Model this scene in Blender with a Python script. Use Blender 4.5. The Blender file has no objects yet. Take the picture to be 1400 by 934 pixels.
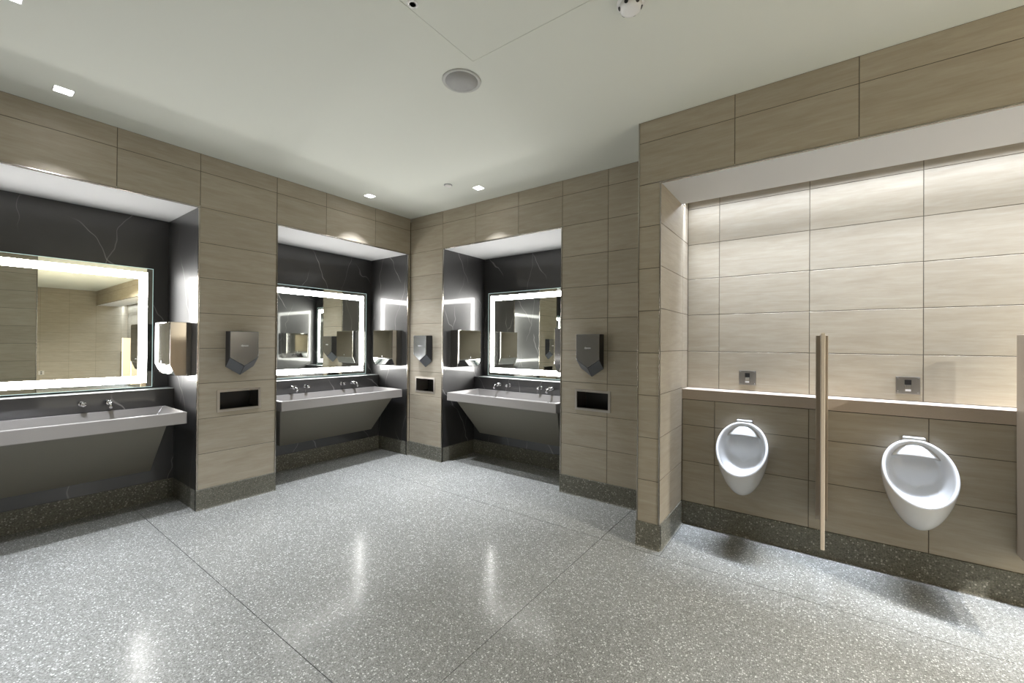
import bpy, math, random
from mathutils import Matrix, Vector
random.seed(7)
scene = bpy.context.scene
col = scene.collection

# ------------------------------------------------------------------ camera
F_PX, YAW, PIT, ROL = 568.621, 2.200250, 0.0049166, 0.0074935
CAM = Vector((4.23669, -3.57376, 1.44376))
fw = Vector((math.cos(PIT)*math.cos(YAW), math.cos(PIT)*math.sin(YAW), math.sin(PIT)))
r0 = Vector((math.sin(YAW), -math.cos(YAW), 0)); u0 = r0.cross(fw)
rr = math.cos(ROL)*r0 + math.sin(ROL)*u0
uu = -math.sin(ROL)*r0 + math.cos(ROL)*u0
cam_d = bpy.data.cameras.new('camera'); cam = bpy.data.objects.new('camera', cam_d); col.objects.link(cam)
cam_d.sensor_fit = 'HORIZONTAL'; cam_d.sensor_width = 36.0; cam_d.lens = F_PX/1400*36.0
cam_d.clip_start = 0.05
M = Matrix((rr, uu, -fw)).transposed().to_4x4(); M.translation = CAM
cam.matrix_world = M
scene.camera = cam
# ------------------------------------------------------------------ world, exposure
world = bpy.data.worlds.new('world'); scene.world = world; world.use_nodes = True
world.node_tree.nodes['Background'].inputs[0].default_value = (0.5, 0.5, 0.5, 1)
world.node_tree.nodes['Background'].inputs[1].default_value = 0.0
vs = scene.view_settings
vs.view_transform = 'Standard'; vs.look = 'None'; vs.gamma = 1.0; vs.use_curve_mapping = False
vs.exposure = 0.0
scene.cycles.use_denoising = True
scene.cycles.max_bounces = 14; scene.cycles.diffuse_bounces = 8; scene.cycles.glossy_bounces = 8
scene.cycles.sample_clamp_indirect = 6.0

# lamp levels (radiance of the lit faces / lamp watts)
MIRROR_LED = 33.5
COVE_LED = 6.0
COVE_W = 125.0
DOWN_W = 18.0
FAR_W = 360.0  # fill watts of the added passage lamps

# ------------------------------------------------------------------ materials
def srgb(r, g, b):
    f = lambda c: (c/255/12.92) if c/255 <= .04045 else ((c/255+.055)/1.055)**2.4
    return (f(r), f(g), f(b), 1)
def mat(name, color=(.5,.5,.5,1), rough=.5, metal=0., emis=None, strength=0., spec=None):
    m = bpy.data.materials.new(name); m.use_nodes = True
    b = m.node_tree.nodes['Principled BSDF']
    b.inputs['Base Color'].default_value = color
    b.inputs['Roughness'].default_value = rough
    b.inputs['Metallic'].default_value = metal
    if spec is not None: b.inputs['Specular IOR Level'].default_value = spec
    if emis is not None:
        b.inputs['Emission Color'].default_value = emis
        b.inputs['Emission Strength'].default_value = strength
    return m
class N:
    def __init__(self, m):
        self.t = m.node_tree; self.b = self.t.nodes['Principled BSDF']
    def new(self, typ, **kw):
        n = self.t.nodes.new(typ)
        for k, v in kw.items():
            if k in n.inputs: n.inputs[k].default_value = v
            else: setattr(n, k, v)
        return n
    def link(self, a, b): self.t.links.new(a, b)
    def math(self, op, a, b=None, c=None):
        n = self.t.nodes.new('ShaderNodeMath'); n.operation = op
        for i, v in enumerate((a, b, c)):
            if v is None: continue
            if isinstance(v, (int, float)): n.inputs[i].default_value = v
            else: self.link(v, n.inputs[i])
        return n.outputs[0]
    def ramp(self, fac, stops, interp='LINEAR'):
        n = self.t.nodes.new('ShaderNodeValToRGB'); n.color_ramp.interpolation = interp
        e = n.color_ramp.elements
        while len(e) < len(stops): e.new(.5)
        for el, (p, c) in zip(e, stops): el.position = p; el.color = c
        self.link(fac, n.inputs[0]); return n.outputs[0]
    def mix(self, fac, a, b, blend='MIX'):
        n = self.t.nodes.new('ShaderNodeMix'); n.data_type = 'RGBA'; n.blend_type = blend
        for s, v in ((n.inputs[0], fac), (n.inputs[6], a), (n.inputs[7], b)):
            if isinstance(v, (int, float, tuple)): s.default_value = v
            else: self.link(v, s)
        return n.outputs[2]

TILE_A, TILE_B, TILE_C = srgb(159,150,133), srgb(151,141,124), srgb(168,160,144)
def tile_nodes(m, coord, n):
    """streaky porcelain: long faint horizontal grain"""
    mp = n.new('ShaderNodeMapping'); mp.inputs['Scale'].default_value = (2.2, 2.2, 16)
    n.link(coord, mp.inputs[0])
    t1 = n.new('ShaderNodeTexNoise', Scale=1.6, Detail=5.0, Roughness=.62, Distortion=.5); n.link(mp.outputs[0], t1.inputs['Vector'])
    mp2 = n.new('ShaderNodeMapping'); mp2.inputs['Scale'].default_value = (3, 3, 42)
    n.link(coord, mp2.inputs[0])
    t2 = n.new('ShaderNodeTexNoise', Scale=2.4, Detail=4.0, Roughness=.7); n.link(mp2.outputs[0], t2.inputs['Vector'])
    f = n.math('ADD', n.math('MULTIPLY', t1.outputs[0], .65), n.math('MULTIPLY', t2.outputs[0], .35))
    return n.ramp(f, [(.34, TILE_B), (.5, TILE_A), (.68, TILE_C)]), f
def make_tile_mat():
    m = mat('porcelain_tile', rough=.48, spec=.4); n = N(m)
    tc = n.new('ShaderNodeTexCoord'); oi = n.new('ShaderNodeObjectInfo')
    off = n.new('ShaderNodeVectorMath', operation='MULTIPLY_ADD')
    comb = n.new('ShaderNodeCombineXYZ')
    for i in range(3): n.link(oi.outputs['Random'], comb.inputs[i])
    n.link(comb.outputs[0], off.inputs[0]); off.inputs[1].default_value = (37, 11, 53)
    n.link(tc.outputs['Object'], off.inputs[2])
    c, f = tile_nodes(m, off.outputs[0], n)
    v = n.math('MULTIPLY_ADD', oi.outputs['Random'], .10, .95)
    hs = n.new('ShaderNodeHueSaturation'); n.link(v, hs.inputs['Value']); n.link(c, hs.inputs['Color'])
    n.link(hs.outputs[0], n.b.inputs['Base Color'])
    bp = n.new('ShaderNodeBump', Strength=.05, Distance=.002); n.link(f, bp.inputs['Height']); n.link(bp.outputs[0], n.b.inputs['Normal'])
    return m
def make_far_tile_mat():
    """tiled surface too far away to tell the pieces apart"""
    m = mat('far_porcelain_tile', rough=.48, spec=.4); n = N(m)
    tc = n.new('ShaderNodeTexCoord')
    c, f = tile_nodes(m, tc.outputs['Object'], n)
    mp = n.new('ShaderNodeMapping'); n.link(tc.outputs['Object'], mp.inputs[0])
    mp.inputs['Rotation'].default_value = (-math.pi/2, 0, 0); mp.inputs['Location'].default_value = (0, -.175, 0)
    br = n.new('ShaderNodeTexBrick', Scale=1.0); n.link(mp.outputs[0], br.inputs['Vector'])
    br.offset = 0.; br.inputs['Mortar Size'].default_value = .003; br.inputs['Brick Width'].default_value = .604; br.inputs['Row Height'].default_value = .302
    br.inputs['Color1'].default_value = (1,1,1,1); br.inputs['Color2'].default_value = (.92,.92,.92,1); br.inputs['Mortar'].default_value = (.6,.58,.55,1)
    n.link(n.mix(1.0, c, br.outputs[0], 'MULTIPLY'), n.b.inputs['Base Color'])
    return m
def make_terrazzo(name, dark, mid, light, white, rough, scale=95, bump=.02):
    m = mat(name, rough=rough, spec=.13); n = N(m)
    g = n.new('ShaderNodeNewGeometry')
    v1 = n.new('ShaderNodeTexVoronoi', Scale=scale); n.link(g.outputs['Position'], v1.inputs['Vector'])
    sep = n.new('ShaderNodeSeparateColor'); n.link(v1.outputs['Color'], sep.inputs[0])
    c1 = n.ramp(sep.outputs[0], [(0, dark), (.22, mid), (.58, light), (.86, white)], 'CONSTANT')
    v2 = n.new('ShaderNodeTexVoronoi', Scale=scale*2.6); n.link(g.outputs['Position'], v2.inputs['Vector'])
    sep2 = n.new('ShaderNodeSeparateColor'); n.link(v2.outputs['Color'], sep2.inputs[0])
    c2 = n.ramp(sep2.outputs[1], [(0, dark), (.3, mid), (.8, light)], 'CONSTANT')
    chip = n.math('LESS_THAN', v1.outputs['Distance'], .46)
    cc = n.mix(chip, c2, c1)
    big = n.new('ShaderNodeTexNoise', Scale=1.3, Detail=2.0); n.link(g.outputs['Position'], big.inputs['Vector'])
    bf = n.ramp(big.outputs[0], [(.3, (.93,.93,.93,1)), (.7, (1.05,1.05,1.05,1))])
    n.link(n.mix(1.0, cc, bf, 'MULTIPLY'), n.b.inputs['Base Color'])
    rg = n.math('MULTIPLY_ADD', sep.outputs[1], .12, rough-.05); n.link(rg, n.b.inputs['Roughness'])
    return m
def make_marble():
    m = mat('dark_grey_marble', srgb(64,62,61), rough=.46, spec=.8); n = N(m)
    n.b.inputs['Coat Weight'].default_value = .6; n.b.inputs['Coat Roughness'].default_value = .07
    g = n.new('ShaderNodeNewGeometry')
    ns = n.new('ShaderNodeTexNoise', Scale=1.3, Detail=3.0, Roughness=.55); n.link(g.outputs['Position'], ns.inputs['Vector'])
    sep = n.new('ShaderNodeSeparateXYZ'); n.link(g.outputs['Position'], sep.inputs[0])
    def veins(kh, kz, amp, width, seed):
        h = n.math('ADD', n.math('MULTIPLY', sep.outputs[0], kh), n.math('MULTIPLY', sep.outputs[1], kh*.93))
        a = n.math('ADD', h, n.math('MULTIPLY', sep.outputs[2], kz))
        a = n.math('ADD', a, n.math('MULTIPLY', ns.outputs[0], amp)); a = n.math('ADD', a, seed)
        fr = n.math('FRACT', a); d = n.math('ABSOLUTE', n.math('SUBTRACT', fr, .5))
        line = n.math('SUBTRACT', 1.0, n.math('DIVIDE', d, width)); line = n.math('MAXIMUM', line, 0.0)
        mk = n.new('ShaderNodeTexNoise', Scale=2.3, Detail=1.0); 
        va = n.new('ShaderNodeVectorMath', operation='ADD'); va.inputs[1].default_value = (seed*7, seed*3, seed*5)
        n.link(g.outputs['Position'], va.inputs[0]); n.link(va.outputs[0], mk.inputs['Vector'])
        mask = n.ramp(mk.outputs[0], [(.44, (0,0,0,1)), (.58, (1,1,1,1))])
        return n.math('MULTIPLY', line, mask)
    v = n.math('ADD', veins(1.6, .95, 1.1, .012, .13), n.math('MULTIPLY', veins(1.9, -.55, 1.0, .009, 3.41), .7))
    cl = n.new('ShaderNodeTexNoise', Scale=5.0, Detail=4.0); n.link(g.outputs['Position'], cl.inputs['Vector'])
    base = n.ramp(cl.outputs[0], [(.3, srgb(33,32,32)), (.7, srgb(41,40,40))])
    n.link(n.mix(n.math('MINIMUM', n.math('MULTIPLY', v, .75), 1.0), base, srgb(150,148,146)), n.b.inputs['Base Color'])
    return m
def make_speckle(name, color, rough, amt=.12, scale=420):
    m = mat(name, color, rough=rough); n = N(m)
    g = n.new('ShaderNodeNewGeometry')
    t = n.new('ShaderNodeTexNoise', Scale=scale, Detail=2.0); n.link(g.outputs['Position'], t.inputs['Vector'])
    lo = tuple(c*(1-amt) for c in color[:3])+(1,); hi = tuple(min(1, c*(1+amt)) for c in color[:3])+(1,)
    n.link(n.ramp(t.outputs[0], [(.35, lo), (.65, hi)]), n.b.inputs['Base Color'])
    return m
def make_brushed(name, color, rough, axis=2, metal=1.0, var=.06):
    m = mat(name, color, rough=rough, metal=metal); n = N(m)
    tc = n.new('ShaderNodeTexCoord'); mp = n.new('ShaderNodeMapping'); n.link(tc.outputs['Object'], mp.inputs[0])
    s = [30, 30, 30]; s[axis] = 2; mp.inputs['Scale'].default_value = s
    t = n.new('ShaderNodeTexNoise', Scale=1.0, Detail=1.0); n.link(mp.outputs[0], t.inputs['Vector'])
    n.link(n.math('MULTIPLY_ADD', t.outputs[0], var, rough-var/2), n.b.inputs['Roughness'])
    return m
def make_paint(name, color, rough=.75):
    m = mat(name, color, rough=rough, spec=.25); n = N(m)
    g = n.new('ShaderNodeNewGeometry'); t = n.new('ShaderNodeTexNoise', Scale=260.0, Detail=2.0); n.link(g.outputs['Position'], t.inputs['Vector'])
    bp = n.new('ShaderNodeBump', Strength=.04, Distance=.001); n.link(t.outputs[0], bp.inputs['Height']); n.link(bp.outputs[0], n.b.inputs['Normal'])
    return m

T = make_tile_mat(); TFAR = make_far_tile_mat()
GROUT = make_speckle('grout', srgb(92,84,73), .9)
FLOORM = make_terrazzo('terrazzo_floor', srgb(115,115,111), srgb(137,138,133), srgb(159,159,155), srgb(206,206,202), .17, scale=120)
BASEM = make_terrazzo('terrazzo_base', srgb(92,91,82), srgb(108,107,97), srgb(122,120,110), srgb(160,158,148), .4, scale=85)
JOINT = make_speckle('floor_joint_strip', srgb(62,63,60), .6)
MARBLE = make_marble()
WHITE = make_paint('white_ceiling_paint', srgb(208,210,201)); SOFF = make_paint('white_soffit_paint', srgb(196,196,196))
STEEL = make_brushed('brushed_stainless', (.50,.47,.43,1), .3, var=.015)
STEELH = make_brushed('brushed_stainless_box', (.50,.49,.47,1), .07, axis=0, var=.02)
TRIM = make_brushed('stainless_edge_strip', (.40,.37,.33,1), .22)
PLATE = make_brushed('satin_flush_plate', (.30,.285,.265,1), .38)
CHROME = mat('chrome', (.62,.62,.64,1), .10, 1.0)
SINKM = make_speckle('grey_solid_surface', srgb(150,146,142), .32, .05)
APRON = make_speckle('grey_apron_laminate', srgb(120,116,106), .35, .04)
MIRROR = mat('mirror_glass', (.89,.92,.86,1), .0, 1.0)
GLASSEDGE = mat('mirror_glass_edge', srgb(190,215,208), .2, emis=srgb(205,235,230), strength=.8)  # slight emission puts the rim's edge glow into the material
ALU = mat('mirror_back_case', srgb(190,190,188), .4, .3)
LED = mat('mirror_light_band', (1,1,1,1), .5, emis=(1.0,.985,.955,1), strength=MIRROR_LED)
COVE = mat('cove_light_strip', (1,1,1,1), .5, emis=(.88,.92,1.0,1), strength=COVE_LED)
LENS = mat('downlight_lens', (1,1,1,1), .5, emis=(.98,.98,1.0,1), strength=30.0)
PORC = mat('white_vitreous_china', srgb(203,204,204), .12, spec=.6)
BLACK = mat('black_plastic', (.008,.008,.009,1), .35)
DARK = mat('dark_interior', (.012,.012,.012,1), .6)
NICKEL = make_brushed('sprayed_nickel_cover', (.36,.37,.38,1), .2, metal=.95, var=.0)
DARKBODY = mat('dark_dryer_body', (.03,.03,.032,1), .4, .3)
DRYPANEL = mat('grey_dryer_underside', (.16,.17,.19,1), .4, .4)
LOGO = mat('pale_logo_print', srgb(225,225,225), .5)
SCREEN = make_speckle('beige_screen_laminate', srgb(146,133,115), .45, .05)
SCREENEDGE = make_speckle('pale_screen_edge', srgb(196,184,166), .45, .04)
CAP = make_speckle('stone_ledge_cap', srgb(168,155,140), .42, .05)
SILL = make_speckle('pale_ledge_sill', srgb(120,124,124), .3, .05)
GRILLE = make_speckle('speaker_grille', srgb(150,150,147), .6, .18, 900)
SPKRIM = mat('grey_speaker_rim', srgb(172,172,168), .5)
PLASTIC = mat('white_plastic', srgb(225,224,222), .4)
GREYPL = mat('grey_lens_plastic', srgb(150,152,154), .2)

# ------------------------------------------------------------------ mesh helpers
class MB:
    def __init__(s): s.v = []; s.f = []; s.smooth = []
    def quad(s, *p, smooth=False):
        i = len(s.v); s.v += [tuple(q) for q in p]; s.f.append(tuple(range(i, i+len(p)))); s.smooth.append(smooth)
    def box(s, x0, x1, y0, y1, z0, z1):
        x0, x1 = min(x0,x1), max(x0,x1); y0, y1 = min(y0,y1), max(y0,y1); z0, z1 = min(z0,z1), max(z0,z1)
        i = len(s.v)
        s.v += [(x0,y0,z0),(x1,y0,z0),(x1,y1,z0),(x0,y1,z0),(x0,y0,z1),(x1,y0,z1),(x1,y1,z1),(x0,y1,z1)]
        for f in ((0,3,2,1),(4,5,6,7),(0,1,5,4),(1,2,6,5),(2,3,7,6),(3,0,4,7)):
            s.f.append(tuple(i+k for k in f)); s.smooth.append(False)
        return s
    def loft(s, rings, cap0=True, cap1=True, smooth=True, closed=True):
        i = len(s.v); n = len(rings[0])
        for r in rings: s.v += [tuple(p) for p in r]
        for a in range(len(rings)-1):
            for b in range(n if closed else n-1):
                c = (b+1) % n
                s.f.append((i+a*n+b, i+a*n+c, i+(a+1)*n+c, i+(a+1)*n+b)); s.smooth.append(smooth)
        if cap0: s.f.append(tuple(i+k for k in range(n-1,-1,-1))); s.smooth.append(False)
        if cap1: s.f.append(tuple(i+(len(rings)-1)*n+k for k in range(n))); s.smooth.append(False)
        return s
    def cyl(s, p0, p1, r0, r1=None, n=20, smooth=True):
        r1 = r0 if r1 is None else r1
        p0 = Vector(p0); p1 = Vector(p1); d = (p1-p0).normalized()
        a = d.orthogonal().normalized(); b = d.cross(a)
        ring = lambda p, r: [p + r*(math.cos(t)*a + math.sin(t)*b) for t in [2*math.pi*k/n for k in range(n)]]
        return s.loft([ring(p0, r0), ring(p1, r1)], smooth=smooth)
    def lathe(s, prof, origin=(0,0,0), axis='z', n=32):
        """prof: list of (r, h) revolved about axis through origin"""
        o = Vector(origin); rings = []
        for r, h in prof:
            ring = []
            for k in range(n):
                t = 2*math.pi*k/n
                if axis == 'z': ring.append(o + Vector((r*math.cos(t), r*math.sin(t), h)))
                else: ring.append(o + Vector((r*math.cos(t), -h, r*math.sin(t))))   # axis -y, out of a wall
            rings.append(ring)
        return s.loft(rings)
    def tube(s, path, r, n=14):
        pts = [Vector(p) for p in path]; rings = []
        up = Vector((1,0,0))
        for k, p in enumerate(pts):
            d = (pts[min(k+1,len(pts)-1)] - pts[max(k-1,0)]).normalized()
            a = up.cross(d).normalized(); b = d.cross(a); rad = r[k] if isinstance(r, (list,tuple)) else r
            rings.append([p + rad*(math.cos(t)*a + math.sin(t)*b) for t in [2*math.pi*j/n for j in range(n)]])
        return s.loft(rings)
    def mesh(s, name):
        me = bpy.data.meshes.new(name); me.from_pydata(s.v, [], s.f)
        me.polygons.foreach_set('use_smooth', s.smooth); me.update()
        return me
def obj(name, me, material, parent=None, loc=(0,0,0), rz=0., bevel=0., fix=True):
    if isinstance(me, MB):
        me = me.mesh(name)
        if fix:
            import bmesh
            bm = bmesh.new(); bm.from_mesh(me); bmesh.ops.recalc_face_normals(bm, faces=bm.faces); bm.to_mesh(me); bm.free()
    if material is not None and not me.materials: me.materials.append(material)
    o = bpy.data.objects.new(name, me); col.objects.link(o)
    o.location = loc; o.rotation_euler = (0,0,rz)
    if parent is not None: o.parent = parent
    if bevel:
        b = o.modifiers.new('bevel', 'BEVEL'); b.width = bevel; b.segments = 2; b.limit_method = 'ANGLE'; b.angle_limit = math.radians(40)
    return o
def tag(o, label, cat, group=None):
    o['label'] = label; o['category'] = cat
    if group: o['group'] = group
    return o
def thing(name, label, cat, loc, rz=0., group=None):
    o = bpy.data.objects.new(name, None); col.objects.link(o); o.empty_display_size = .1
    o.location = loc; o.rotation_euler = (0,0,rz)
    return tag(o, label, cat, group)
def struct(name, me, material, loc=(0,0,0), rz=0., label=None):
    o = obj(name, me, material, None, loc, rz); o['kind'] = 'structure'
    if label: o['label'] = label
    return o
def copy_tree(o, loc, rz=None, parent=None):
    c = o.copy(); col.objects.link(c)
    if parent is None:
        c.location = loc
        if rz is not None: c.rotation_euler = (0,0,rz)
    else: c.parent = parent
    for ch in list(o.children): copy_tree(ch, None, None, c)
    return c
def cells(x0, x1, z0, z1, holes):
    """split a rectangle minus rectangular holes into boxes"""
    xs = sorted({x0, x1, *[min(max(v,x0),x1) for h in holes for v in h[:2]]})
    zs = sorted({z0, z1, *[min(max(v,z0),z1) for h in holes for v in h[2:]]})
    for a, b in zip(xs, xs[1:]):
        for c, d in zip(zs, zs[1:]):
            mx, mz = (a+b)/2, (c+d)/2
            if not any(h[0] < mx < h[1] and h[2] < mz < h[3] for h in holes): yield a, b, c, d
R90 = math.pi/2
def wpt(rz, loc, x, y, z=0.):
    c, s = math.cos(rz), math.sin(rz)
    return (loc[0]+c*x-s*y, loc[1]+s*x+c*y, loc[2]+z)

# --- tiles: local x along the wall, z up, front face towards -y
_tc = {}
def tile_mesh(w, h, holes=()):
    key = (round(w,4), round(h,4), tuple(holes))
    if key in _tc: return _tc[key]
    m = MB(); c = .0012; t = .011; hw, hh = w/2, h/2
    if not holes:
        fr = [(-hw+c,0,-hh+c),(hw-c,0,-hh+c),(hw-c,0,hh-c),(-hw+c,0,hh-c)]
        mi = [(-hw,c,-hh),(hw,c,-hh),(hw,c,hh),(-hw,c,hh)]
        bk = [(p[0],t,p[2]) for p in mi]
        m.loft([bk, mi, fr], smooth=False)
    else:
        for a, b, e, d in cells(-hw, hw, -hh, hh, holes): m.box(a, b, 0, t, e, d)
    me = m.mesh('tile'); me.materials.append(T)
    _tc[key] = me
    return me
GAP = .0042
def tiles(wall, xs, zs, y=0., skip=(), holes=()):
    """tile the grid xs x zs on a wall's local plane y, leaving out the rectangles in skip; holes are cut out of tiles"""
    for a, b in zip(xs, xs[1:]):
        for c, d in zip(zs, zs[1:]):
            mx, mz = (a+b)/2, (c+d)/2
            if any(s[0] < mx < s[1] and s[2] < mz < s[3] for s in skip): continue
            hl = []
            for h in holes:
                if h[0] < b and h[1] > a and h[2] < d and h[3] > c:
                    hl.append(tuple(round(v,4) for v in (max(h[0],a-.01)-mx, min(h[1],b+.01)-mx, max(h[2],c-.01)-mz, min(h[3],d+.01)-mz)))
            obj('tile', tile_mesh(b-a-GAP, d-c-GAP, hl), None, wall, (mx, y, mz))

ROWS = [.175,.477,.779,1.081,1.383,1.685,1.987,2.289,2.591,2.893,3.045]
ZC = 3.045; NT = 2.585; ND = .78; NL = .585; BASE = .175
SLOT_W, SLOT_Z0, SLOT_Z1 = .355, .82, 1.015
def slot_hole(xc): return (xc-SLOT_W/2+.012, xc+SLOT_W/2-.012, SLOT_Z0+.012, SLOT_Z1-.012)

# ------------------------------------------------------------------ structure: floor
XF, YB = 13.2, -5.2
xs_f = [-.62, 2.955, XF]; ys_f = [YB, -2.585, -.675, .62]
fl = MB(); fl.box(-.75, XF+.1, YB-.1, .75, -.12, -.004)
floor = struct('floor', fl, JOINT)
J = .004
def fpanel(x0, x1, y0, y1):
    obj('terrazzo_panel', MB().box(x0+J/2, x1-J/2, y0+J/2, y1-J/2, -.03, 0), FLOORM, floor)
for (x0, x1) in ((-.62, 2.955), (2.955, XF)):
    for (y0, y1) in ((YB, -2.585), (-2.585, -.675)): fpanel(x0, x1, y0, y1)
fpanel(-.62, 2.955, -.675, .62); fpanel(2.955, 3.383, -.675, .02); fpanel(3.383, XF, -.675, .02)

# ------------------------------------------------------------------ structure: ceiling
DL = [(.335,-3.124),(.30,-.83),(1.43,-.325),(1.215,-3.405)]
DLF = [(2.9,-4.4),(4.4,-4.4),(7.8,-1.7),(8.5,-1.7)]  # added, unseen fill lamps: entry side, then passage
LH = .047
AP = (2.661, 3.571, -2.716, -1.806)
holes = [(x-LH, x+LH, y-LH, y+LH) for x, y in DL+DLF] + [AP]
ce = MB()
for a, b, c, d in cells(-.12, XF+.1, YB-.1, .3, holes): ce.box(a, b, c, d, ZC, ZC+.12)
ceiling = struct('ceiling', ce, WHITE)

# ------------------------------------------------------------------ walls
N1, N2, N3 = (-3.90,-2.292), (-1.648,-.040), (.594, 2.224)
SL1, SL2, SL3 = -1.968, .291, 2.564
# left wall (local x = world y)
wl = MB()
for a, b, c, d in cells(YB, 0, 0, ZC, [(N1[0]-.02,N1[1]+.02,0,NT+.02),(N2[0]-.02,N2[1]+.02,0,NT+.02),slot_hole(SL1)]): wl.box(a, b, .0025, .10, c, d)
wall_left = struct('wall_left', wl, GROUT, (0,0,0), R90)
tiles(wall_left, [YB,-4.62,-4.01,-3.412,-2.807,-2.282,-1.658,-1.152,-.537,-.004], ROWS[8:])
tiles(wall_left, [YB,-4.62,-3.912], ROWS[:9])
tiles(wall_left, [-2.282,-1.658], ROWS[:9], holes=[slot_hole(SL1)])
tiles(wall_left, [-.030,-.004], ROWS[:9])
# right wall (local = world)
wr = MB()
for a, b, c, d in cells(0, 3.3, 0, ZC, [(N3[0]-.02,N3[1]+.02,0,NT+.02),slot_hole(SL2),slot_hole(SL3)]): wr.box(a, b, .0025, .10, c, d)
wall_right = struct('wall_right', wr, GROUT)
tiles(wall_right, [.0,.584,1.106,1.706,2.234,2.71,3.2], ROWS[8:])
tiles(wall_right, [.0,.584], ROWS[:9], holes=[slot_hole(SL2)])
tiles(wall_right, [2.234,2.71,3.2], ROWS[:9], holes=[slot_hole(SL3)])

# sink bays: marble lining, ledge, soffit, steel edges
def bay(wall, x0, x1):
    t = .02
    def p(name, m, mt=MARBLE, **k): return obj(name, m, mt, wall, **k)
    for s, xa in ((-1, x0), (1, x1)):
        b0, b1 = (xa-t, xa) if s < 0 else (xa, xa+t)
        p('marble_panel', MB().box(b0, b1, .004, ND, BASE, NT))
        m = MB(); m.box(b0, b1, .004, NL+.02, 0, BASE); p('base_strip', m, BASEM)
        # slim steel edge where tile meets marble
        e0, e1 = (xa-.011, xa+.001) if s < 0 else (xa-.001, xa+.011)
        p('edge_trim', MB().box(e0, e1, -.004, .012, BASE, NT+.006), TRIM, bevel=.002)
    p('edge_trim', MB().box(x0-.011, x1+.011, -.004, .012, NT-.004, NT+.007), TRIM, bevel=.002)
    p('marble_panel', MB().box(x0-t, x1+t, ND, ND+t, .99, NT))
    p('marble_panel', MB().box(x0, x1, NL, NL+t, BASE, 1.004))
    p('ledge_sill', MB().box(x0, x1, NL+.0005, ND, .985, 1.005), SILL, bevel=.0015)
    p('base_strip', MB().box(x0, x1, NL-.006, NL+t, 0, BASE), BASEM)
    p('soffit', MB().box(x0-t, x1+t, .0125, ND+t, NT, NT+.02), SOFF)
bay(wall_left, *N1); bay(wall_left, *N2); bay(wall_right, *N3)

# urinal alcove block
BF = -.605; UX = 3.36; UB = .169
ub = MB()
for a, b, c, d in cells(3.2, XF, 0, ZC, [(UX-.001, XF, 0, NT+.018)]): ub.box(a, b, BF+.0025, BF+.06, c, d)
ub.box(3.2+.0025, 3.25, BF+.0025, 0, 0, ZC)
wall_block = struct('wall_urinal_front', ub, GROUT)
tiles(wall_block, [3.206, UX-.006], ROWS[:9], BF)
hx = [3.206, 3.82] + [4.43+.605*k for k in range(15)]; hx = [x for x in hx if x < XF-.2] + [XF]
tiles(wall_block, hx, ROWS[8:], BF)
# side of the block towards the sinks
wbs = MB().box(.003, -BF-.003, .0025, .03, 0, ZC)
wall_bs = struct('wall_urinal_end', wbs, GROUT, (3.2, 0, 0), -R90)
wall_bs.location = (3.2, 0, 0); tiles(wall_bs, [.004, .599], ROWS)
# inner cheek of the alcove (faces +x)
wc = MB().box(BF+.06, UB+.02, .0025, .10, 0, 2.85)
wall_cheek = struct('wall_urinal_cheek', wc, GROUT, (UX, 0, 0), R90)
SR = [BASE,.487,.79,1.093,1.396,1.70,2.0,2.302,2.60,2.84]
tiles(wall_cheek, [BF+.006, .0], SR); tiles(wall_cheek, [.0, UB], [1.085]+SR[4:])
# back of the alcove: thick lower part, ledge, set-back upper part
XT = 7.2
wb = MB(); wb.box(UX, XT, .0025, UB+.1, 0, 1.0); wb.box(UX, XT, UB+.0025, UB+.1, 1.0, 2.86)
wall_ub = struct('wall_urinal_back', wb, GROUT)
cx = [UX+.001] + [3.603+.6005*k for k in range(6)] + [XT]
tiles(wall_ub, cx, [.175,.503,.796,1.002], 0.)
tiles(wall_ub, cx, [1.086,1.39,1.695,1.996,2.29,2.592,2.85], UB)
wb2 = MB(); wb2.box(XT, XF, 0, UB+.1, 0, 1.0); wb2.box(XT, XF, UB, UB+.1, 1.0, 2.86)
struct('wall_urinal_back_far', wb2, TFAR)
cap = obj('ledge_cap', MB().box(UX, XF, -.004, UB, 1.004, 1.085), CAP, wall_ub, bevel=.002)
sf = MB(); sf.box(UX, XF, BF+.0125, -.04, NT, NT+.018); sf.box(UX, XF, -.30, -.28, NT+.018, 2.85); sf.box(UX, XF, -.30, UB+.05, 2.84, 2.86)
struct('ceiling_urinal_soffit', sf, SOFF)
for m, par in ((MB().box(3.199, 3.2085, BF-.004, BF+.006, BASE, ZC), wall_block), (MB().box(UX-.0075, UX+.001, BF-.004, BF+.008, BASE, NT), wall_block),
               (MB().box(UX-.0075, XF, BF-.004, BF+.0125, NT-.004, NT+.006), wall_block)):
    obj('edge_trim', m, TRIM, par, bevel=.002)
# cove light strip hidden above the soffit's back edge
cv = thing('cove_light', 'long light strip in the slot above the urinals washing the wall', 'light', (UX, .045, 2.635))
obj('channel', MB().box(.01, XF-UX-.01, -.014, .014, .003, .02), ALU, cv)
obj('diffuser', MB().box(.012, XF-UX-.012, -.011, .011, 0, .003), COVE, cv)
for wt, sprd in ((COVE_W*.95, 44), (COVE_W*.47, 165)):      # tight wall-graze optic plus its open glow
    cl = bpy.data.lights.new('cove_lamp', 'AREA'); cl.shape = 'RECTANGLE'; cl.size = XF-UX-.03; cl.size_y = .02; cl.energy = wt; cl.color = (.77,.85,1.0); cl.spread = math.radians(sprd)
    clo = bpy.data.objects.new('lamp', cl); col.objects.link(clo); clo.parent = cv; clo.location = ((XF-UX)/2, 0, -.003)
obj('hanger', MB().box(.01, XF-UX-.01, -.003, .003, .02, .20), ALU, cv)

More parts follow.
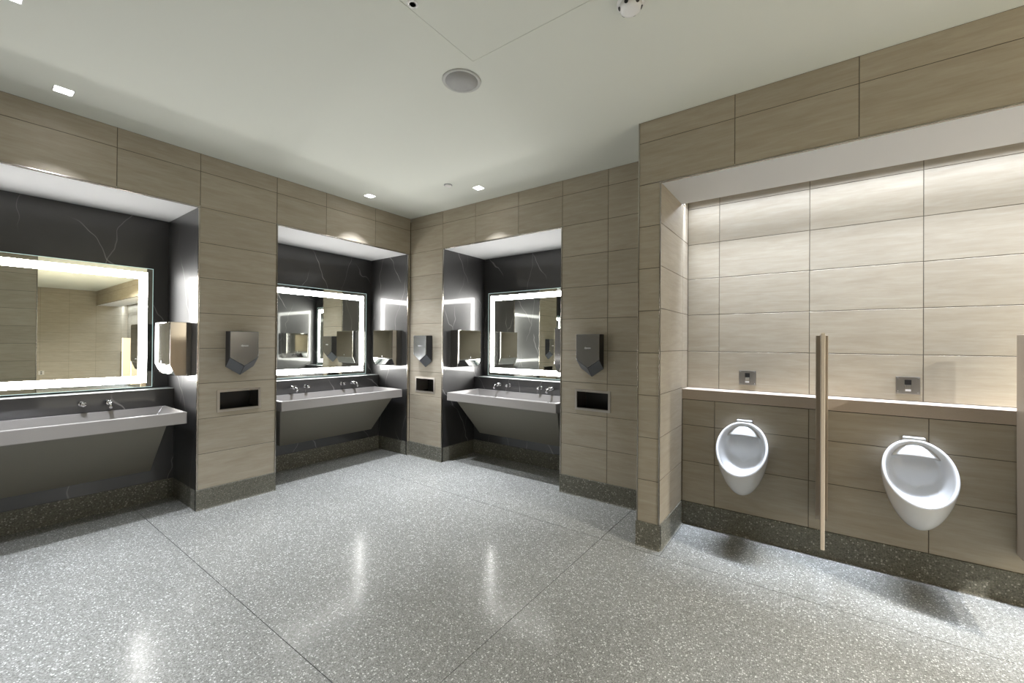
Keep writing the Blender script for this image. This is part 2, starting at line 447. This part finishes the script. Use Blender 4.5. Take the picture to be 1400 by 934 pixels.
# remaining room shell
def tiled_box(name, x0, x1, y0, y1, z0=0, z1=ZC): return struct(name, MB().box(x0, x1, y0, y1, z0, z1), TFAR)
EX, EY = 5.3, -2.585
we = MB().box(EX+.0025, XF, YB, EY, 0, ZC)
wall_entry = struct('wall_entry', MB().box(-EY*0+2.585, 5.2, .0025, .2, 0, ZC), GROUT, (EX, 0, 0), -R90)
tiles(wall_entry, [2.592+.0, 3.1, 3.704, 4.308, 4.912, 5.2], ROWS)
obj('edge_trim', MB().box(2.583, 2.592, -.004, .012, BASE, ZC), TRIM, wall_entry, bevel=.002)
struct('wall_corridor', MB().box(EX+.2, XF, EY-.2, EY, 0, ZC), TFAR)
struct('wall_back', MB().box(-EX, 0, 0, .1, 0, ZC), TFAR, (0, YB, 0), math.pi)
struct('wall_far', MB().box(-.5, 2.7, 0, .1, 0, ZC), TFAR, (XF, 0, 0), -R90)

# terrazzo cove bases (slightly proud, with a small curved toe)
def base_run(name, loc, rz, x0, x1, y=0.):
    m = MB(); pr = [(0,.0),( -.016,.0),(-.010,.004),(-.007,.012),(-.006,.03),(-.006,BASE-.002),(-.004,BASE),(.02,BASE),(.02,0)]
    m.loft([[(x, y+a, b) for a, b in pr] for x in (x0, x1)], smooth=False)
    o = struct(name, m, BASEM, loc, rz); return o
base_run('baseboard_left_outer', (0,0,0), R90, YB, N1[0])
base_run('baseboard_left', (0,0,0), R90, N1[1], N2[0])
base_run('baseboard_left_corner', (0,0,0), R90, N2[1], 0)
base_run('baseboard_right_corner', (0,0,0), 0, 0, N3[0])
base_run('baseboard_right', (0,0,0), 0, N3[1], 3.2)
base_run('baseboard_urinal_front', (0,BF,0), 0, 3.194, UX+.006)
base_run('baseboard_urinal_cheek', (UX,0,0), R90, BF+.001, 0)
base_run('baseboard_urinal_end', (3.2,0,0), -R90, 0, -BF-.001)
base_run('baseboard_urinal_back', (0,0,0), 0, UX, XF)
base_run('baseboard_entry', (EX,0,0), -R90, 2.58, 5.2)
base_run('baseboard_far', (XF,0,0), -R90, 0, 2.585)

# ------------------------------------------------------------------ things: ceiling fittings
def downlight(x, y, label, watts, group='square recessed downlights', color=(.86,.905,1.0), spread=77):
    t = thing('downlight', label, 'downlight', (x, y, ZC), group=group)
    m = MB(); w = LH-.001; i = w-.004
    for a, b, c, d in ((-w,w,-w,-i),(-w,w,i,w),(-w,-i,-i,i),(i,w,-i,i)): m.box(a, b, c, d, -.002, .05)
    m.box(-w, w, -w, w, .05, .06)
    obj('housing', m, PLASTIC, t)
    obj('lens', MB().box(-i+.001, i-.001, -i+.001, i-.001, .018, .022), LENS, t)
    ld = bpy.data.lights.new('downlight_lamp', 'AREA'); ld.shape = 'SQUARE'; ld.size = .07; ld.energy = watts; ld.color = color; ld.spread = math.radians(spread)
    lo = bpy.data.objects.new('lamp', ld); col.objects.link(lo); lo.parent = t; lo.location = (0,0,.012)
    return t
for (x, y), lab in zip(DL, ('square recessed downlight above the sink bay farthest from the urinals', 'square recessed downlight above the corner sink bay',
                            'square recessed downlight above the sink bay nearest the urinals', 'square recessed downlight out in the open ceiling, away from the sink bays')):
    downlight(x, y, lab, DOWN_W*(1.3 if x > .29 and y > -1 else 1.0))
for x, y in DLF[:2]: downlight(x, y, 'added fill downlight, out of view toward the entry wall', 30.0, 'added entry fill lights')  # unseen lamps added to fill the entry side with light
for x, y in DLF[2:]: downlight(x, y, 'added fill downlight, out of view in the passage along the urinals', FAR_W, 'added passage fill lights', (1.0,.97,.92), 150)  # unseen lamps added to brighten the passage and far wall

sp = thing('ceiling_speaker', 'round flush ceiling speaker with grey perforated grille', 'speaker', (2.487,-1.714,ZC))
obj('rim', MB().lathe([(.098,0),(.118,0),(.116,-.004),(.104,-.006),(.098,-.003)], n=48), SPKRIM, sp)
g = MB().lathe([(.099,-.0005),(.099,-.0035),(.0,-.0035)], n=48); obj('grille', g, GRILLE, sp)
dt = thing('smoke_detector', 'white round smoke detector with dark vents on the ceiling', 'smoke detector', (3.535,-1.69,ZC))
obj('base', MB().lathe([(.062,0),(.062,-.012),(.058,-.016),(0,-.016)], n=36), PLASTIC, dt)
obj('chamber', MB().lathe([(.052,-.016),(.046,-.038),(.03,-.046),(0,-.046)], n=36), PLASTIC, dt)
for k in range(6):
    a = 2*math.pi*k/6+.5; c, s = math.cos(a), math.sin(a)
    v = MB().cyl((.045*c,.045*s,-.026),(.0525*c,.0525*s,-.030),.009,.009,10); obj('vent', v, BLACK, dt)
hd = thing('concealed_sprinkler', 'small round sprinkler cover plate by the corner downlights', 'sprinkler', (1.228,-.562,ZC))
obj('ring', MB().lathe([(.030,0),(.042,0),(.042,-.003),(.038,-.005),(.030,-.002)], n=30), GREYPL, hd)
obj('cover_plate', MB().lathe([(.034,-.001),(.034,-.010),(.031,-.013),(0,-.013)], n=30), PLASTIC, hd)
ap = thing('access_panel', 'flush white ceiling access panel with a round key latch', 'access panel', ((AP[0]+AP[1])/2, (AP[2]+AP[3])/2, ZC))
hw = (AP[1]-AP[0])/2-.0025; hh = (AP[3]-AP[2])/2-.0025; kx, ky, kr = 2.694-(AP[0]+AP[1])/2, -2.273-(AP[2]+AP[3])/2, .018
m = MB()
for a, b, c, d in cells(-hw, hw, -hh, hh, [(kx-kr, kx+kr, ky-kr, ky+kr)]): m.box(a, b, c, d, .0, .02)
obj('door', m, WHITE, ap)
obj('latch', MB().lathe([(.0265,-.001),(.0265,.0),(.0155,.0),(.0155,-.001)], (kx,ky,0), n=24), PLASTIC, ap)
obj('latch_core', MB().lathe([(.0155,-.0008),(.0155,.015),(0,.015)][::-1], (kx,ky,0), n=24), BLACK, ap)
obj('frame_seal', MB().box(-hw-.01, hw+.01, -hh-.01, hh+.01, .1215, .13), DARK, ap)

# ------------------------------------------------------------------ things: sinks
FAR_, COR_, URI_ = 'the sink bay farthest from the urinals', 'the corner sink bay', 'the sink bay nearest the urinals'
BAYS = [(wall_left, R90, N1, FAR_), (wall_left, R90, N2, COR_), (wall_right, 0., N3, URI_)]
ZS0, ZS1 = .752, .850
_sm = {}
def sink(x0, x1, rz, label, inset):
    xc = (x0+x1)/2; w = (x1-x0)/2-.060; dep = NL-.006
    t = thing('trough_sink', label, 'sink', wpt(rz, (0,0,0), xc, NL-.0005), rz, 'trough sinks')
    yf = -(NL-.022); yb = 0.
    m = MB()
    O = [(-w,yf),(w,yf),(w,yb),(-w,yb)]
    I = [(-w+.022,yf+.022),(w-.022,yf+.022),(w-.022,yb-.02),(-w+.022,yb-.02)]
    B = [(-w+.075,yf+.10),(w-.075,yf+.10),(w-.075,yb-.055),(-w+.075,yb-.055)]
    r = lambda L, z: [(a,b,z) for a, b in L]
    Bz = [(B[0][0],B[0][1],ZS1-.055),(B[1][0],B[1][1],ZS1-.055),(B[2][0],B[2][1],ZS1-.072),(B[3][0],B[3][1],ZS1-.072)]
    m.loft([r(O,ZS0), r(O,ZS1), r(I,ZS1), Bz], smooth=False)
    obj('basin', m, SINKM, t, bevel=.005)
    ends = ((-(w-.004), -(w-.20)), (w-.125, w-.128)) if inset > 0 else ((-(w-.125), -(w-.128)), (w-.004, w-.20))
    a = MB(); pr = [(yf+.035,ZS0),(yf+.46,.302),(yf+.475,.302),(yb,.302),(yb,ZS0)]
    a.loft([[((xb if z < .31 else xt),y,z) for y, z in pr] for xt, xb in ends], smooth=False)
    obj('apron', a, APRON, t, bevel=.004)
    for s in (-1, 1):
        d = MB().lathe([(0,0),(.024,0),(.026,.002),(.020,.004),(0,.003)], (s*w*.52, yb-.10, ZS1-.071), n=20); obj('drain', d, CHROME, t)
    return t
sinks = [sink(*nb, rz, lab, -1 if rz == 0. else 1) for (wl_, rz, nb, b_), lab in zip(BAYS, ('long grey trough sink in '+FAR_, 'long grey trough sink in '+COR_, 'long grey trough sink in '+URI_))]

def spout_meshes():
    b = MB().lathe([(.0,0),(.0235,0),(.0235,.004),(.0195,.006),(.0195,.058),(.017,.061),(0,.061)], axis='y', n=24)
    s = MB(); path = [(0,-.055,0),(0,-.075,0),(0,-.092,0)]
    for k in range(1, 8):
        a = R90*k/7; path.append((0,-.092-.026*math.sin(a),-.026+.026*math.cos(a)))
    path.append((0,-.118,-.040))
    s.tube(path, .0115)
    e = MB().cyl((0,-.118,-.040),(0,-.118,-.046),.0100,.0092,16)
    return b.mesh('flange'), s.mesh('spout'), e.mesh('aerator')
def soap_meshes():
    b = MB().lathe([(0,0),(.0225,0),(.0225,.003),(.0175,.005),(0,.005)], axis='y', n=24)
    s = MB().lathe([(0,.004),(.0175,.004),(.0175,.070),(.0155,.073),(0,.073)], axis='y', n=24)
    e = MB().cyl((0,-.058,-.015),(0,-.058,-.020),.007,.006,14)
    return b.mesh('flange'), s.mesh('body'), e.mesh('nozzle')
SPM, SOM = spout_meshes(), soap_meshes()
def tap(rz, x, z, label, soap):
    t = thing('soap_spout' if soap else 'faucet', label, 'soap dispenser' if soap else 'faucet', wpt(rz, (0,0,0), x, NL-.0005, z), rz,
              'chrome wall soap spouts' if soap else 'chrome wall faucets')
    for nme, me in zip(('flange','body','nozzle') if soap else ('flange','spout','aerator'), SOM if soap else SPM): obj(nme, me, CHROME, t)
for rz, bayn, items in ((R90, FAR_, ((-3.53,0,'left'),(-3.385,1,'left'),(-2.894,1,'end'),(-2.742,0,'end'))),
                        (R90, COR_, ((-1.215,0,'left'),(-1.055,1,'left'),(-.596,1,'end'),(-.448,0,'end'))),
                        (0., URI_, ((1.025,0,'end'),(1.175,1,'end'),(1.633,1,'left'),(1.785,0,'left')))):
    far = 'beside the hand-dryer pier end' 
    for x, so, side in items:
        kind = 'short chrome soap spout' if so else 'curved chrome faucet'
        where = {'end': 'at the paper-towel end of', 'left': 'away from the towels in'}[side]
        if bayn == URI_: where = {'end': 'at the room-corner end of', 'left': 'at the urinal end of'}[side]
        if bayn == COR_: where = {'end': 'at the room-corner end of', 'left': 'away from the room corner in'}[side]
        tap(rz, x, .926, f'{kind} {where} {bayn}', so)

# ------------------------------------------------------------------ things: lit mirrors
def mirror(rz, x0, x1, label):
    xc, w = (x0+x1)/2, (x1-x0)/2; z0, z1 = 1.022, 2.108; h = (z1-z0)
    t = thing('lit_mirror', label, 'mirror', wpt(rz, (0,0,0), xc, ND-.0005, z0), rz, 'lit mirrors')
    obj('case', MB().box(-w+.03, w-.03, -.030, 0, .03, h-.03), ALU, t)
    g = MB().box(-w, w, -.036, -.0302, 0, h); gl = obj('glass', g, MIRROR, t)
    e = MB(); k = .0035
    for a, b, c, d in ((-w-k,w+k,-k,0),(-w-k,w+k,h,h+k),(-w-k,-w,0,h),(w,w+k,0,h)): e.box(a, b, -.0362, -.0302, c, d)
    obj('glass_edge', e, GLASSEDGE, t)
    i, b_ = .037, .062; L = MB()
    for a, b, c, d in ((-w+i,w-i,i,i+b_),(-w+i,w-i,h-i-b_,h-i),(-w+i,-w+i+b_,i+b_,h-i-b_),(w-i-b_,w-i,i+b_,h-i-b_)): L.box(a, b, -.0366, -.0361, c, d)
    obj('light_band', L, LED, t)
mirror(R90, -3.775, -2.418, 'large lit wall mirror in '+FAR_)
mirror(R90, -1.545, -.143, 'large lit wall mirror in '+COR_)
mirror(0., .702, 2.116, 'large lit wall mirror in '+URI_)

# ------------------------------------------------------------------ things: paper towel dispensers
def towel_meshes():
    W, Dp = .2, .15
    prof = [(0,1.605),(-Dp,1.605),(-Dp,1.235),(-Dp+.004,1.232),(-.118,1.160),(-.108,1.150),(0,1.142)]
    b = MB().loft([[(x,y,z-1.142) for y, z in prof] for x in (-W, W)], smooth=False)
    d = MB().box(-W+.006, W-.006, -Dp-.004, -Dp, .102, .456)
    sl = Vector((0, .032, -.072)).normalized(); o = Vector((0,-.142,.084)); nn = Vector((0,-.072,-.032)).normalized()
    s = MB(); q = [o+sl*.006, o+sl*.060]
    for off in (0,):
        pts = [Vector((-.135,0,0))+q[0]+nn*.001, Vector((.135,0,0))+q[0]+nn*.001, Vector((.135,0,0))+q[1]+nn*.001, Vector((-.135,0,0))+q[1]+nn*.001]
        bk = [p-nn*.004 for p in pts]
        s.loft([bk, pts], smooth=False)
    p = MB().box(-.09, .09, -.122, -.118, .020, .052)
    k = MB().lathe([(0,0),(.009,0),(.009,.004),(.006,.006),(0,.006)], (0,-Dp-.004,.125), axis='y', n=16)
    return [x.mesh('m') for x in (b, d, s, p, k)]
TWM = towel_meshes()
def towel(loc, rz, label):
    t = thing('towel_dispenser', label, 'towel dispenser', loc, rz, 'stainless paper towel dispensers')
    for nme, me, mt in zip(('cabinet','door','paper_slot','lock'), TWM[:3]+TWM[4:], (STEELH, STEELH, BLACK, CHROME)):
        obj(nme, me, mt, t, bevel=.003 if nme in ('cabinet','door') else 0)
towel((-.335, N1[1]-.0005, 1.142), 0., 'stainless paper towel dispenser on the marble side of '+FAR_)
towel((-.31, N2[1]-.0005, 1.142), 0., 'stainless paper towel dispenser on the marble side of '+COR_)
towel((N3[0]+.0005, .335, 1.142), R90, 'stainless paper towel dispenser at the room-corner side of '+URI_)
towel((N3[1]-.0005, .335, 1.142), -R90, 'stainless paper towel dispenser at the urinal side of '+URI_)

# ------------------------------------------------------------------ things: hand dryers and waste openings
def text_mesh(txt, size):
    cu = bpy.data.curves.new('logo', 'FONT'); cu.body = txt; cu.size = size; cu.align_x = 'CENTER'; cu.align_y = 'CENTER'; cu.extrude = .0003
    o = bpy.data.objects.new('logo_tmp', cu); col.objects.link(o)
    dg = bpy.context.evaluated_depsgraph_get(); me = bpy.data.meshes.new_from_object(o.evaluated_get(dg))
    bpy.data.objects.remove(o)
    me.transform(Matrix.Rotation(R90, 4, 'X')); return me
def dryer_meshes():
    w = .115; Dp = .10; z0 = 1.14
    def pent(y, zt, zs, za, k=1., dz=0.): return [(-w*k,y,zt-z0),(-w*k,y,zs-z0),(0,y,za-z0),(w*k,y,zs-z0),(w*k,y,zt-z0)]
    body = MB().loft([pent(0,1.535,1.217,1.14), pent(-Dp+.006,1.534,1.297,1.222)], smooth=False)
    fr = MB().loft([pent(-Dp+.005,1.532,1.302,1.228,1.0), pent(-Dp-.002,1.532,1.302,1.228,1.0)], smooth=False)
    lows = []
    for s in (-1, 1):
        A = Vector((s*w*.985,-Dp+.005,1.298-z0)); B = Vector((s*.002,-Dp+.005,1.223-z0)); C = Vector((s*.002,-.004,1.143-z0)); D = Vector((s*w*.985,-.004,1.219-z0))
        nn = (B-A).cross(D-A).normalized(); nn = nn if nn.z < 0 else -nn
        lows.append(MB().loft([[p for p in (A,B,C,D)], [p+nn*.002 for p in (A,B,C,D)]], smooth=False).mesh('lower_panel'))
    return body.mesh('housing'), fr.mesh('front_cover'), lows[0], lows[1]
DRM = dryer_meshes(); LOGOM = text_mesh('dyson', .026)
def dryer(loc, rz, label):
    t = thing('hand_dryer', label, 'hand dryer', loc, rz, 'wall hand dryers')
    obj('housing', DRM[0], DARKBODY, t, bevel=.002)
    fc = obj('front_cover', DRM[1], NICKEL, t, bevel=.0025)
    obj('lower_panel', DRM[2], DRYPANEL, t); obj('lower_panel', DRM[3], DRYPANEL, t)
    lg = obj('logo', LOGOM, LOGO, fc, (0,-.1023,.268)); lg['label'] = 'pale brand lettering'
def waste(loc, rz, label):
    t = thing('waste_slot', label, 'waste bin', loc, rz, 'recessed waste openings')
    w, h = SLOT_W/2, SLOT_Z1-SLOT_Z0; i = .021; m = MB()
    for a, b, c, d in ((-w,w,0,i),(-w,w,h-i,h),(-w,-w+i,i,h-i),(w-i,w,i,h-i)): m.box(a, b, -.006, 0, c, d)
    obj('frame', m, STEEL, t)
    l = MB(); a, b, c, d, k, D = -w+.016, w-.016, .016, h-.016, .003, .20
    l.box(a-k, a, -.001, D, c, d); l.box(b, b+k, -.001, D, c, d); l.box(a-k, b+k, -.001, D, d, d+k); l.box(a-k, b+k, -.001, .03, c-k, c)
    obj('chute_liner', l, STEEL, t)
    bg = MB(); bg.box(a-k, b+k, D, D+k, c-.25, d+k); bg.box(a-k, b+k, .03, D, c-.26, c-.25); bg.box(a-k, b+k, .03, .033, c-.25, c-k); bg.box(a-k, a, .033, D, c-.25, c); bg.box(b, b+k, .033, D, c-.25, c); obj('dark_chute_back', bg, BLACK, t)  # black back and well: the recess's darkness is put into the colour
PIERS = [((0, -1.968, 0), R90, 'the tiled pier between the two sink bays', ), ((.301, 0, 0), 0., 'the narrow tiled pier at the room corner'), ((2.56, 0, 0), 0., 'the tiled wall beside the urinal alcove')]
for loc, rz, nm in PIERS: dryer((loc[0], loc[1], 1.14), rz, 'grey hand dryer with angled underside on '+nm)
waste((0, SL1, SLOT_Z0), R90, 'steel-framed waste opening in the tiled pier between the two sink bays')
waste((SL2, 0, SLOT_Z0), 0., 'steel-framed waste opening in the narrow tiled pier at the room corner')
waste((SL3, 0, SLOT_Z0), 0., 'steel-framed waste opening in the tiled wall beside the urinal alcove')

# ------------------------------------------------------------------ things: urinals, flush plates, screens
def urinal_mesh():
    n = 40; C = Vector((0,-.193,.700)); Tt = Vector((0,.165,.170)); hw = .166
    m = MB(); TH = [2*math.pi*k/n for k in range(n)]
    def rim(th, k=1., dn=0.):
        s = math.sin(th); w = hw*(1+.05*s-.05*(1-abs(s))*0)
        p = C + Vector((math.cos(th)*w*k, 0, 0)) + Tt*(s*(k if s > 0 else k*.985))
        return p + Vector((0,.70,-.71))*dn
    def wallp(th):
        s = math.sin(th); return Vector((math.cos(th)*.135, 0, .64 + (.222 if s > 0 else .255)*s))
    rings = []
    for u in (1.,.86,.7,.55,.4,.27,.15,.06,0.):
        ring = []
        for th in TH:
            s = math.sin(th); r = rim(th); w = wallp(th)
            b = max(0., -s)
            mctl = (r+w)/2 + Vector((math.cos(th)*.022, -.03-.055*b*b, -.035*(1-max(0,s)) - .135*b*b))
            ring.append((1-u)**2*r + 2*u*(1-u)*mctl + u*u*w)
        rings.append(ring)
    # rolled rim
    for k, dn in ((.985,-.007),(.95,-.010),(.915,-.008),(.885,.0)): rings.append([rim(th,k,dn) for th in TH])
    # bowl with a flat back
    for k, dn in ((.87,.018),(.855,.045),(.83,.075),(.78,.11),(.66,.145),(.46,.165),(.22,.172),(.06,.174)):
        ring = []
        for th in TH:
            p = rim(th,k,dn)
            lim = -.034 if p.z > .735 else -.050
            if p.y > lim: p = Vector((p.x, lim, p.z))
            p.z = max(p.z, .455 + .0*p.y)
            ring.append(p)
        rings.append(ring)
    m.loft(rings)
    # vitreous lip across the top third of the bowl
    return m
UM = urinal_mesh()
def make_urinal(x, label, group='wall-hung urinals'):
    t = thing('urinal', label, 'urinal', (x, -.0005, 0), 0., group)
    o = obj('bowl', UM, PORC, t); s = o.modifiers.new('sub','SUBSURF'); s.levels = 1; s.render_levels = 2
    lip = MB(); rows = []
    for k in range(6):
        v = k/5; W = .088+.046*v
        rows.append([(W*a, -.050-.046*v+.040*a*a*v, .838-.060*v-.020*a*a*v-.018*a*a*(1-v)) for a in [-1+2*j/18 for j in range(19)]])
    lip.loft(rows, False, False, closed=False)
    lp = obj('spreader_lip', lip, PORC, t); so = lp.modifiers.new('solid','SOLIDIFY'); so.thickness = .005
    tb = MB().box(-.051, .051, -.042, 0, .852, .884); obj('inlet_cover', tb, PORC, t, bevel=.007)
    return t
UXS = [3.812, 4.735]
u1 = make_urinal(UXS[0], 'white wall-hung urinal next to the alcove end wall')
u2 = copy_tree(u1, (UXS[1],-.0005,0)); u2['label'] = 'white wall-hung urinal between the two beige screens'
for k in range(1, 6):
    c = copy_tree(u1, (UXS[1]+.918*k,-.0005,0)); c['label'] = 'white wall-hung urinal farther along the alcove'; c['group'] = 'urinals farther along the alcove'

def make_plate(x, label):
    t = thing('flush_plate', label, 'flush sensor', (x, UB-.0005, 1.131), 0., 'urinal flush sensor plates')
    obj('plate', MB().box(-.059, .059, -.005, 0, 0, .114), PLATE, t, bevel=.002)
    obj('sensor_window', MB().box(-.0165, .0165, -.0075, -.004, .062, .094), BLACK, t)
    bt = obj('manual_button', MB().box(-.0165, .0165, -.012, -.004, .018, .060), CHROME, t, bevel=.003)
    obj('button_badge', MB().box(-.0135, .0135, -.0135, -.0118, .020, .032), PLASTIC, bt)
    for sx in (-1, 1):
        for sz in (.012, .102): obj('screw', MB().lathe([(0,.004),(.0035,.004),(.0035,.0062),(0,.0065)], (sx*.049,0,sz), axis='y', n=10), CHROME, t)
    return t
p1 = make_plate(3.808, 'square steel flush sensor plate above the urinal next to the end wall')
p2 = copy_tree(p1, (4.731, UB-.0005, 1.131)); p2['label'] = 'square steel flush sensor plate above the urinal between the screens'
for k in range(1, 6):
    c = copy_tree(p1, (4.731+.918*k, UB-.0005, 1.131)); c['label'] = 'square steel flush sensor plate farther along the alcove'; c['group'] = 'flush plates farther along the alcove'

def make_screen(x, label):
    t = thing('urinal_screen', label, 'privacy screen', (x, -.001, .28), 0., 'urinal privacy screens')
    # thick wall post with rounded lower front corner
    h = 1.237; d = .135; rC = .05
    pr = [(0,h-.003),(-d,h-.003)] + [(-d+rC-rC*math.cos(a), rC-rC*math.sin(a)) for a in [R90*k/6 for k in range(7)]] + [(0,.0)]
    ps = MB().loft([[(xx,y-.0065,z) for y, z in pr] for xx in (-.033, .033)], smooth=False)
    obj('wall_post', ps, SCREEN, t, bevel=.003)
    pn = MB().box(-.009, .009, -.605, -.1405, .006, h); obj('panel', pn, SCREEN, t, bevel=.002)
    obj('edge_band', MB().box(-.0098, .0098, -.621, -.604, .004, h+.001), SCREENEDGE, t, bevel=.003)
    return t
s1 = make_screen(4.275, 'beige privacy screen seen edge-on between the two urinals')
s2 = copy_tree(s1, (5.188, -.001, .28)); s2['label'] = 'beige privacy screen beyond the second urinal from the alcove end wall'
for k in range(1, 6):
    c = copy_tree(s1, (5.188+.918*k, -.001, .28)); c['label'] = 'beige privacy screen farther along the alcove, seen in the mirror'; c['group'] = 'screens seen in the mirror'

# far wall fittings, seen only in the mirror
op = thing('outlet_plate', 'small dark outlet plate low on the far wall, seen in the mirror', 'outlet', (XF-.0005, -1.78, .39), -R90)
obj('plate', MB().box(-.06, .06, -.006, 0, 0, .12), STEEL, op, bevel=.002)
for z in (.035, .085): obj('socket', MB().box(-.018, .018, -.008, -.005, z-.015, z+.015), BLACK, op)
